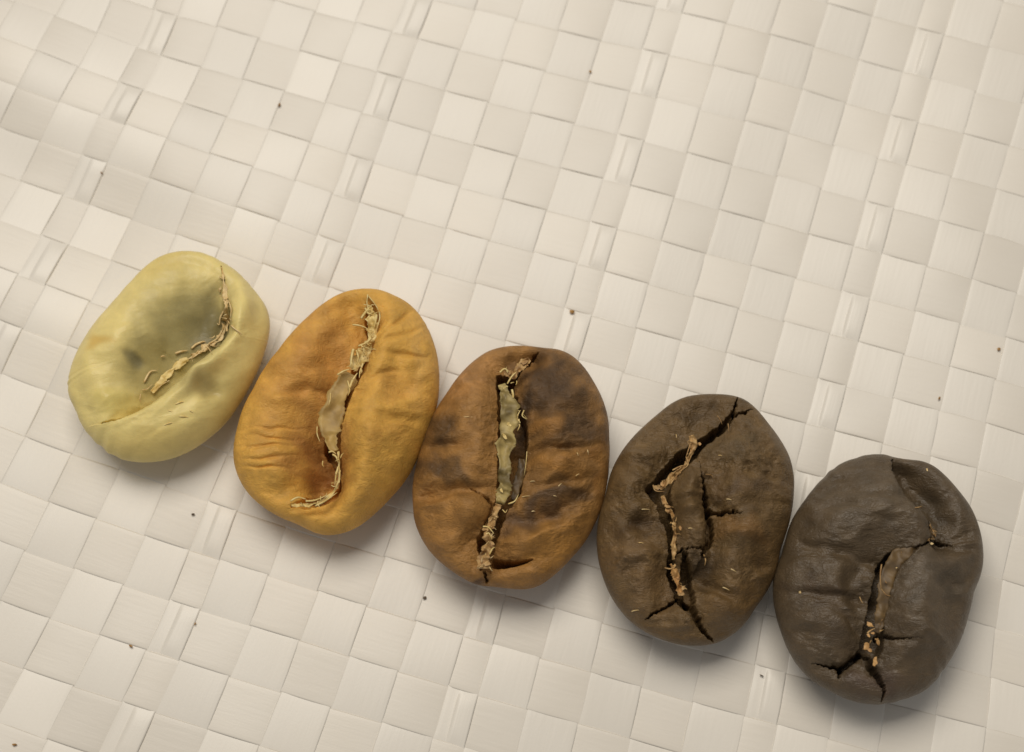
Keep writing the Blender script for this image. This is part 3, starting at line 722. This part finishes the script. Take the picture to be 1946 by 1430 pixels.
# ---------------------------------------------------------------- bean 5: dark
B5 = dict(seed=500, crop=(1430, 840, 2.75), ze=.22, T=.23, p=2.15, q=.54,
 label='dark blackish brown roasted coffee bean with forked cracks, rightmost in the row',
 colour=(88, 73, 53), mat=bean_material('dark_bean_skin', rough=.36, spec=.65, bump=.3, var=.2, fine=55),
 outline=[(560,80),(640,62),(720,75),(790,95),(860,95),(940,120),(1010,180),(1080,260),(1140,340),(1185,450),(1205,560),(1205,640),(1185,720),(1155,780),(1130,900),(1100,1000),(1050,1110),(990,1200),(920,1290),(840,1330),(760,1355),(660,1375),(580,1370),(490,1345),(400,1300),(310,1250),(240,1180),(190,1100),(150,1000),(120,900),(105,800),(110,700),(150,600),(170,520),(200,420),(270,310),(350,210),(450,120)],
 bumps=[(900,260,60,200,-38,-.045),(1000,360,70,170,-30,-.01),(760,400,180,150,0,.022),(600,330,200,100,-10,.010),(480,570,260,26,12,-.012),(400,800,220,30,2,-.014),(420,930,170,80,20,.010),(520,930,90,20,45,-.010),(560,700,70,160,5,-.03),(900,650,130,90,0,.016),(1040,760,70,130,10,-.016),(870,900,120,200,0,.012),(560,1220,110,60,0,.012),(1030,540,120,20,10,-.012),(430,200,120,18,-14,-.010)],
 creases=[dict(left=[(720,90),(740,180),(790,265),(860,345),(915,420),(940,480)],
               right=[(735,85),(775,180),(840,260),(910,340),(965,410),(990,500)],
               depth=.10, win=6, roll_l=(.008, 7), roll_r=(.11, 36), e0=.12, e1=.04, emin=.4),
          dict(left=[(860,540),(780,545),(710,572),(664,645),(642,742),(622,850),(598,940),(578,1040),(560,1110)],
               right=[(890,535),(830,600),(775,660),(740,760),(718,860),(700,960),(700,1040),(680,1120)],
               depth=.12, win=6, roll_l=(.08, 48), roll_r=(.06, 28), e0=.15, e1=.05, emin=.3)],
 cracks=[dict(path=[(930,440,8),(965,485,14),(1000,505,8),(1060,525,3)], depth=.05, roll=.012, rollw=8),
         dict(path=[(955,478,7),(915,525,6),(860,550,8)], depth=.05, roll=.03, rollw=14, jag=2.0),
         dict(path=[(590,1090,24),(540,1130,18),(480,1175,14),(400,1170,7),(310,1158,2)], depth=.10, roll=.022, rollw=11, jag=2.2),
         dict(path=[(480,1175,16),(462,1205,10),(450,1235,3)], depth=.10, roll=.008, rollw=5),
         dict(path=[(610,1120,26),(640,1190,22),(670,1240,18),(690,1300,9),(672,1362,4)], depth=.10, roll=.022, rollw=11, jag=2.2),
         dict(path=[(680,1000,18),(740,1016,8),(800,1024,4),(890,1026,1.5)], depth=.06, roll=.015, rollw=9)],
 wrinkles=[(70, 1.3, .024, 2), (20, 2.4, .0040, 3)], wrinkle_angle=6,
 patches=[(900,700,170,160,0,(94,82,66),.6),(1060,720,60,140,10,(70,62,50),.5),(420,950,200,130,20,(84,68,48),.5),(350,780,200,60,0,(74,58,42),.6),(600,300,260,160,0,(90,76,56),.5),(640,1260,160,90,0,(82,66,56),.6),(960,350,70,200,-35,(70,60,46),.6),(1080,1000,70,160,20,(86,72,56),.5)])

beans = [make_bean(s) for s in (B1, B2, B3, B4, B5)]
b1_, b2_, b3_, b4_, b5_ = beans

# ---------------------------------------------------------------- chaff, bean 1
def S(b, x, y, rad=6):
    q = b.f([(x, y)])[0]; return b.surf(q[0], q[1], rad)
def on(b, path, off=.0, rad=6): return [S(b, x, y, rad) + off for x, y, *_ in path]
pth = [(1000,180,6),(1008,250,11),(1022,340,15),(1030,420,18),(1028,500,16),(1000,570,13),(960,615,14),(900,650,14),(850,690,11),(790,730,9)]
strip(b1_, 'silver_skin', pth, on(b1_, pth, .002, 6), PALE, seed=3, crumple=.010, jag=.45)
pth = [(800,722,12),(735,765,20),(680,815,20),(632,862,14),(585,920,10)]
strip(b1_, 'silver_skin', pth, on(b1_, pth, .010, 4), STRAW, seed=4, crumple=.006, jag=.35)
def fib(b, pts, w, off, m):
    zz = [S(b, x, y, 4) + o for (x, y), o in zip(pts, off)]
    fibre(b, pts, w, zz, m)
for pts, w in [([(1030,490),(1060,530),(1090,555),(1120,580)], 9), ([(1010,440),(990,480),(985,520),(970,512)], 10), ([(1030,560),(1030,540),(1040,500)], 11),
               ([(900,640),(925,665),(940,690)], 10), ([(930,640),(960,648),(985,642)], 8), ([(725,690),(760,678),(800,672)], 13), ([(820,660),(850,635),(890,620),(905,625)], 13),
               ([(990,330),(985,310),(1000,300)], 9), ([(1040,380),(1055,430),(1050,480)], 8), ([(985,240),(1000,246),(1020,250)], 7), ([(870,690),(915,640),(975,600),(1000,560)], 10),
               ([(640,710),(655,705),(668,710)], 10), ([(520,930),(516,960),(520,980)], 6), ([(540,860),(575,800),(620,790)], 12), ([(690,850),(640,880),(600,930)], 7), ([(530,905),(560,900),(590,870)], 7)]:
    fib(b1_, pts, w * .8, [.012] * len(pts), PALE)
for (x, y, r, a) in [(700,1040,60,20),(770,1070,70,5),(690,1110,60,-15),(760,985,40,-10),(820,1040,50,30)]:
    ca, sa = math.cos(math.radians(a)), math.sin(math.radians(a))
    pts = [(x - r*ca, y - r*sa*1.0), (x, y - 8), (x + r*ca, y + r*sa)]
    fib(b1_, pts, 8, [-.003, .003, -.004], STRAW)
# ---------------------------------------------------------------- chaff, bean 2
pth = [(700,520,38),(660,600,48),(620,700,52),(598,800,52),(600,870,44),(625,930,20)]
strip(b2_, 'silver_skin', pth, [.34,.335,.33,.33,.33,.34], FILM, seed=8, crumple=.007, jag=.22, curl=.012)
pth = [(800,170,14),(815,230,26),(812,300,22),(790,380,22),(755,440,30),(715,500,34)]
strip(b2_, 'silver_skin', pth, [.37,.375,.36,.35,.35,.34], STRAW, seed=9, crumple=.018, jag=.4)
pth = [(640,930,5),(646,1000,6),(642,1070,7),(628,1125,7),(578,1178,9),(500,1208,10),(440,1214,9),(395,1210,5)]
strip(b2_, 'silver_skin', pth, [.36,.36,.355,.355,.36,.365,.365,.37], STRAW, seed=10, crumple=.012, jag=.4)
rg = random.Random(21)
for pts, w in [([(715,268),(750,272),(785,285),(800,310)], 7), ([(795,110),(790,150),(795,190)], 6), ([(800,120),(835,165),(855,205)], 5), ([(760,235),(785,200),(810,185)], 13), ([(840,215),(835,250),(828,285)], 14),
               ([(720,395),(710,440),(705,490)], 14), ([(735,400),(745,440),(735,480)], 11), ([(770,470),(755,510),(750,545)], 9), ([(745,380),(790,360),(830,320)], 10), ([(635,530),(670,510),(700,500)], 9),
               ([(700,600),(715,560),(740,520)], 13), ([(855,200),(856,240),(835,310)], 7), ([(780,180),(800,210),(825,200)], 11), ([(760,375),(775,400),(770,440)], 9), ([(600,625),(598,660),(590,690)], 8),
               ([(690,560),(700,610),(690,640)], 8), ([(560,980),(558,1000),(565,1010)], 6), ([(610,945),(630,960),(640,990)], 9), ([(590,935),(610,930),(630,945)], 8), ([(390,1190),(430,1170),(470,1180)], 9),
               ([(470,1190),(520,1185),(580,1160)], 9), ([(520,1215),(570,1190),(635,1145)], 9), ([(530,800),(530,840),(545,880)], 6), ([(640,1010),(628,1060),(622,1110)], 9)]:
    zz = [max(S(b2_, x, y, 3), .365) + .010 for x, y in pts]
    fibre(b2_, pts, w * .85, zz, STRAW)
# ---------------------------------------------------------------- chaff, bean 3
pth = [(575,280,20),(593,340,32),(602,430,44),(600,520,42),(592,600,42),(590,700,40),(584,790,40),(572,860,32),(558,920,20)]
strip(b3_, 'silver_skin', pth, [.37,.38,.385,.375,.37,.37,.37,.37,.37], OLIVE, seed=12, crumple=.014, jag=.24, curl=.010)
pth = [(680,680,14),(668,760,24),(655,830,26),(635,900,14)]
strip(b3_, 'silver_skin', pth, [.30,.29,.29,.30], BROWN, seed=13, crumple=.008, jag=.2)
pth = [(550,920,20),(535,970,22),(515,1020,18),(500,1060,24),(500,1110,26),(490,1160,22),(478,1210,26),(478,1265,28)]
strip(b3_, 'silver_skin', pth, [.375,.38,.375,.37,.37,.37,.375,.37], TAN, seed=14, crumple=.018, jag=.35)
pth = [(590,210,16),(620,235,20),(650,215,14),(690,175,20),(720,150,10)]
strip(b3_, 'silver_skin', pth, [.37,.37,.375,.385,.385], TAN, seed=15, crumple=.012, jag=.4)
for pts, w in [([(560,220),(585,200),(610,215)], 9), ([(600,280),(625,240),(650,215)], 8), ([(625,310),(632,345),(628,380)], 11), ([(640,480),(665,500),(655,530)], 9), ([(690,420),(680,450),(705,470)], 6), ([(650,490),(655,450),(670,420)], 8),
               ([(575,950),(590,965),(600,950)], 5), ([(605,920),(640,905),(660,870)], 7), ([(470,1040),(500,1045),(530,1080)], 8), ([(470,1100),(500,1075),(520,1110)], 8), ([(505,1190),(520,1160),(535,1150)], 7), ([(705,640),(700,700),(690,770)], 4)]:
    zz = [max(S(b3_, x, y, 3), .375) + .010 for x, y in pts]
    fibre(b3_, pts, w * .85, zz, STRAW)
for k, (x, y, r) in enumerate([(480,1055,16),(520,1130,15),(470,1160,14),(490,1240,22),(610,500,20),(660,480,18),(585,560,18),(570,850,15),(590,300,15),(690,165,22)]):
    flake(b3_, x, y, r, max(S(b3_, x, y, 2), .375) + .010, TAN if k < 4 or k == 9 else STRAW, seed=k + 40)
for k, (x, y, l, a) in enumerate([(390,457,26,0),(735,800,14,-5),(700,880,22,-8),(850,878,14,10),(740,960,10,0),(975,655,10,70),(1030,645,14,80),(975,765,12,-30),(880,820,16,-45)]):
    ca, sa = math.cos(math.radians(a)), math.sin(math.radians(a))
    fib(b3_, [(x - l*ca, y - l*sa), (x, y - 2), (x + l*ca, y + l*sa)], 4, [.001, .003, .001], PALE)
# ---------------------------------------------------------------- chaff, bean 4
pth = [(578,290,8),(590,330,15),(570,390,9),(545,440,8),(500,480,14),(460,520,13),(410,560,18)]
strip(b4_, 'silver_skin', pth, [.385,.385,.375,.375,.37,.37,.37], TAN, seed=18, crumple=.016, jag=.4)
pth = [(428,600,6),(445,650,15),(480,690,8),(490,745,13),(492,800,7),(486,860,10),(484,930,7)]
strip(b4_, 'silver_skin', pth, [.37,.38,.38,.38,.38,.38,.375], TAN, seed=19, crumple=.016, jag=.4)
pth = [(470,950,9),(495,1000,19),(510,1050,10),(528,1100,17)]
strip(b4_, 'silver_skin', pth, [.38,.385,.38,.38], ORANGE, seed=20, crumple=.016, jag=.4)
for k, (x, y, r) in enumerate([(400,560,24),(430,545,20),(495,510,18),(575,330,14),(620,335,16),(455,655,20),(485,745,18),(520,765,18),(490,850,14),(490,960,18),(505,1010,22),(525,1105,22),(535,1075,18)]):
    flake(b4_, x, y, r * .75, max(S(b4_, x, y, 2), .375) + .010, ORANGE if k % 3 == 1 else TAN, seed=k + 70)
for pts, w in [([(580,290),(570,340),(550,400)], 9), ([(550,400),(560,440),(530,470)], 7), ([(480,470),(520,450),(550,445)], 7), ([(380,545),(395,575),(440,578)], 7), ([(440,970),(470,975),(490,960)], 6), ([(520,1060),(545,1075),(555,1080)], 6),
               ([(640,900),(650,930),(645,960)], 7), ([(650,490),(680,495),(690,515)], 4), ([(710,190),(725,210),(735,235)], 4), ([(765,230),(768,255),(770,275)], 4), ([(470,540),(500,500),(545,455)], 7)]:
    zz = [max(S(b4_, x, y, 3), .37) + .010 for x, y in pts]
    fibre(b4_, pts, w * .85, zz, TAN)
for k, (x, y, l, a) in enumerate([(795,985,18,30),(345,672,22,5),(320,843,14,10),(755,1078,20,25),(572,768,12,0),(725,395,10,10),(770,620,14,10),(500,295,10,80),(290,1190,20,-10)]):
    ca, sa = math.cos(math.radians(a)), math.sin(math.radians(a))
    fib(b4_, [(x - l*ca, y - l*sa), (x, y - 2), (x + l*ca, y + l*sa)], 4, [.001, .003, .001], PALE)
# ---------------------------------------------------------------- chaff, bean 5
pth = [(865,548,10),(800,580,36),(745,625,42),(705,700,40),(690,780,36),(682,860,34),(668,940,24),(655,1000,14)]
strip(b5_, 'silver_skin', pth, [.405,.40,.395,.39,.385,.38,.38,.375], BROWN, seed=24, crumple=.007, jag=.15)
pth = [(925,440,10),(935,470,22),(930,510,12)]
strip(b5_, 'silver_skin', pth, [.385,.385,.39], BROWN, seed=25, crumple=.012, jag=.4)
for k, (x, y, r, a) in enumerate([(612,955,28,40),(605,1010,16,60),(595,1065,30,100),(655,1045,20,80),(640,1150,32,100),(615,1090,18,30),(745,658,14,0),(790,580,20,20),(630,1000,14,0),(935,532,12,0)]):
    flake(b5_, x, y, r * .8, max(S(b5_, x, y, 2), .38) + .010, ORANGE if k not in (9, 6) else PALE, seed=k + 110, rot=-a)
for pts, w in [([(850,345),(870,342),(888,335)], 5), ([(930,440),(940,460),(965,470)], 5), ([(560,810),(568,830),(578,845)], 5), ([(675,640),(668,700),(672,770)], 7), ([(672,770),(700,800),(720,805)], 5), ([(600,1000),(620,985),(640,975)], 8), ([(640,1030),(660,1040),(662,1065)], 8), ([(935,455),(950,475),(960,490)], 5)]:
    zz = [max(S(b5_, x, y, 3), .38) + .010 for x, y in pts]
    fibre(b5_, pts, w * .85, zz, TAN)
for k, (x, y) in enumerate([(915,146),(248,787)]):
    flake(b5_, x, y, 9, S(b5_, x, y, 3) + .003, PALE, seed=140 + k, asp=.9, name='dust_speck')

# ---------------------------------------------------------------- fine loose hairs along the creases
def hairs(b, path, n, m, seed, lmin=14, lmax=38, zmin=.365, spread=18, w=3.6):
    rg = random.Random(seed); P_ = spline(path, 12)
    for k in range(n):
        x, y = P_[rg.randrange(len(P_))]; x += rg.gauss(0, spread); y += rg.gauss(0, spread)
        a = rg.uniform(0, 6.28); l = rg.uniform(lmin, lmax); bend = rg.uniform(-.8, .8)
        p0 = (x, y); p1 = (x + l * .5 * math.cos(a), y + l * .5 * math.sin(a)); p2 = (p1[0] + l * .5 * math.cos(a + bend), p1[1] + l * .5 * math.sin(a + bend))
        zz = [max(S(b, px, py, 3), zmin) + rg.uniform(.004, .022) for px, py in (p0, p1, p2)]
        fibre(b, [p0, p1, p2], w * rg.uniform(.7, 1.4), zz, m)
hairs(b1_, [(1000,200),(1030,400),(1010,560),(900,650),(780,740)], 16, PALE, 61, zmin=.30, spread=14)
hairs(b2_, [(800,140),(815,240),(790,380),(740,460),(690,560)], 30, STRAW, 62)
hairs(b2_, [(640,940),(645,1040),(600,1130),(500,1195),(420,1200)], 14, STRAW, 63, spread=10)
hairs(b3_, [(600,230),(640,380),(680,480)], 10, STRAW, 64)
hairs(b3_, [(560,920),(510,1040),(490,1150),(480,1260)], 16, PALE, 65, spread=12)
hairs(b4_, [(580,300),(560,400),(480,500),(410,560)], 10, TAN, 66, spread=12, lmax=30)
hairs(b4_, [(440,620),(490,740),(488,860),(500,1000),(530,1090)], 14, TAN, 67, spread=10, lmax=26)
hairs(b5_, [(920,440),(950,480),(930,520)], 5, TAN, 68, spread=10, lmax=24, zmin=.38)
hairs(b5_, [(700,700),(680,900),(640,1000),(610,1080)], 6, TAN, 69, spread=12, lmax=24, zmin=.38)

# ================================================================== crumbs on the sack
CRM = chaff_material('crumb_skin', (186, 142, 76), (136, 98, 52))
CRD = chaff_material('dark_crumb_skin', (110, 92, 70), (74, 60, 46))
class G: pass
def crumb(px, py, r, label, m, seed, asp=.6, ang=0):
    rg = random.Random(seed); x0, y0 = unproj(px, py, .015); x0, y0 = float(x0), float(y0)
    R = .72 * r / PXCM; V_ = []; F_ = []
    nl, nm = 5, 7
    ca, sa = math.cos(math.radians(ang)), math.sin(math.radians(ang))
    z0 = float(cloth_z(np.array(x0), np.array(y0))) + .012
    for i in range(nl):
        la = -math.pi/2 + math.pi * i / (nl - 1)
        for k in range(nm):
            lo = 2 * math.pi * k / nm; q = rg.uniform(.7, 1.25)
            ex, ey = math.cos(la) * math.cos(lo) * q, math.cos(la) * math.sin(lo) * asp * q
            V_.append((x0 + R * (ex * ca - ey * sa), y0 + R * (ex * sa + ey * ca), z0 + R * .5 * (math.sin(la) * q)))
    for i in range(nl - 1):
        for k in range(nm):
            F_.append((i*nm + k, i*nm + (k+1) % nm, (i+1)*nm + (k+1) % nm, (i+1)*nm + k))
    o = obj('crumb', mesh_from('crumb', np.array(V_), np.array(F_), False), m)
    tag(o, label, 'crumb', 'crumbs scattered on the sack')
CR = [(531,200,6,'tan crumb on the sack far above the golden bean',CRM,.5,70),
 (1087,592,6.5,'brown crumb on the sack just above the mottled bean',CRM,.8,10),
 (1898,664,5,'tan crumb at the right edge above the darkest bean',CRM,.8,60),
 (1785,757,4.5,'small brown crumb nearest above the darkest bean',CRM,.6,60),
 (249,1228,5.5,'reddish brown crumb on the sack below the green bean',CRM,.5,-30),
 (26,1415,6,'brown crumb in the bottom left corner of the sack',CRM,.6,0),
 (807,1136,4.5,'black speck on the sack just below and left of the mottled bean',CRD,.8,30),
 (192,327,4.5,'brown crumb by the folded tape above the green bean',CRM,.5,-50),
 (371,1186,4.5,'brown sliver along a tape edge at the lower left',CRM,.4,65),
 (367,978,4.5,'grey speck on the sack between the green and golden beans, below them',CRD,.8,0),
 (1122,134,4,'brown speck on the sack near the top centre',CRM,.8,30),
 (1447,1285,6,'thin dark sliver on the sack between the two darkest beans, below them',CRD,.25,-25)]
for k, (x, y, r, lb, m, asp, an) in enumerate(CR):
    crumb(x, y, r, lb, m, 300 + k, asp, an)

# ------------------------------------------------------------------ render settings
scene.render.engine = 'CYCLES'
scene.render.resolution_x = 1024; scene.render.resolution_y = 752
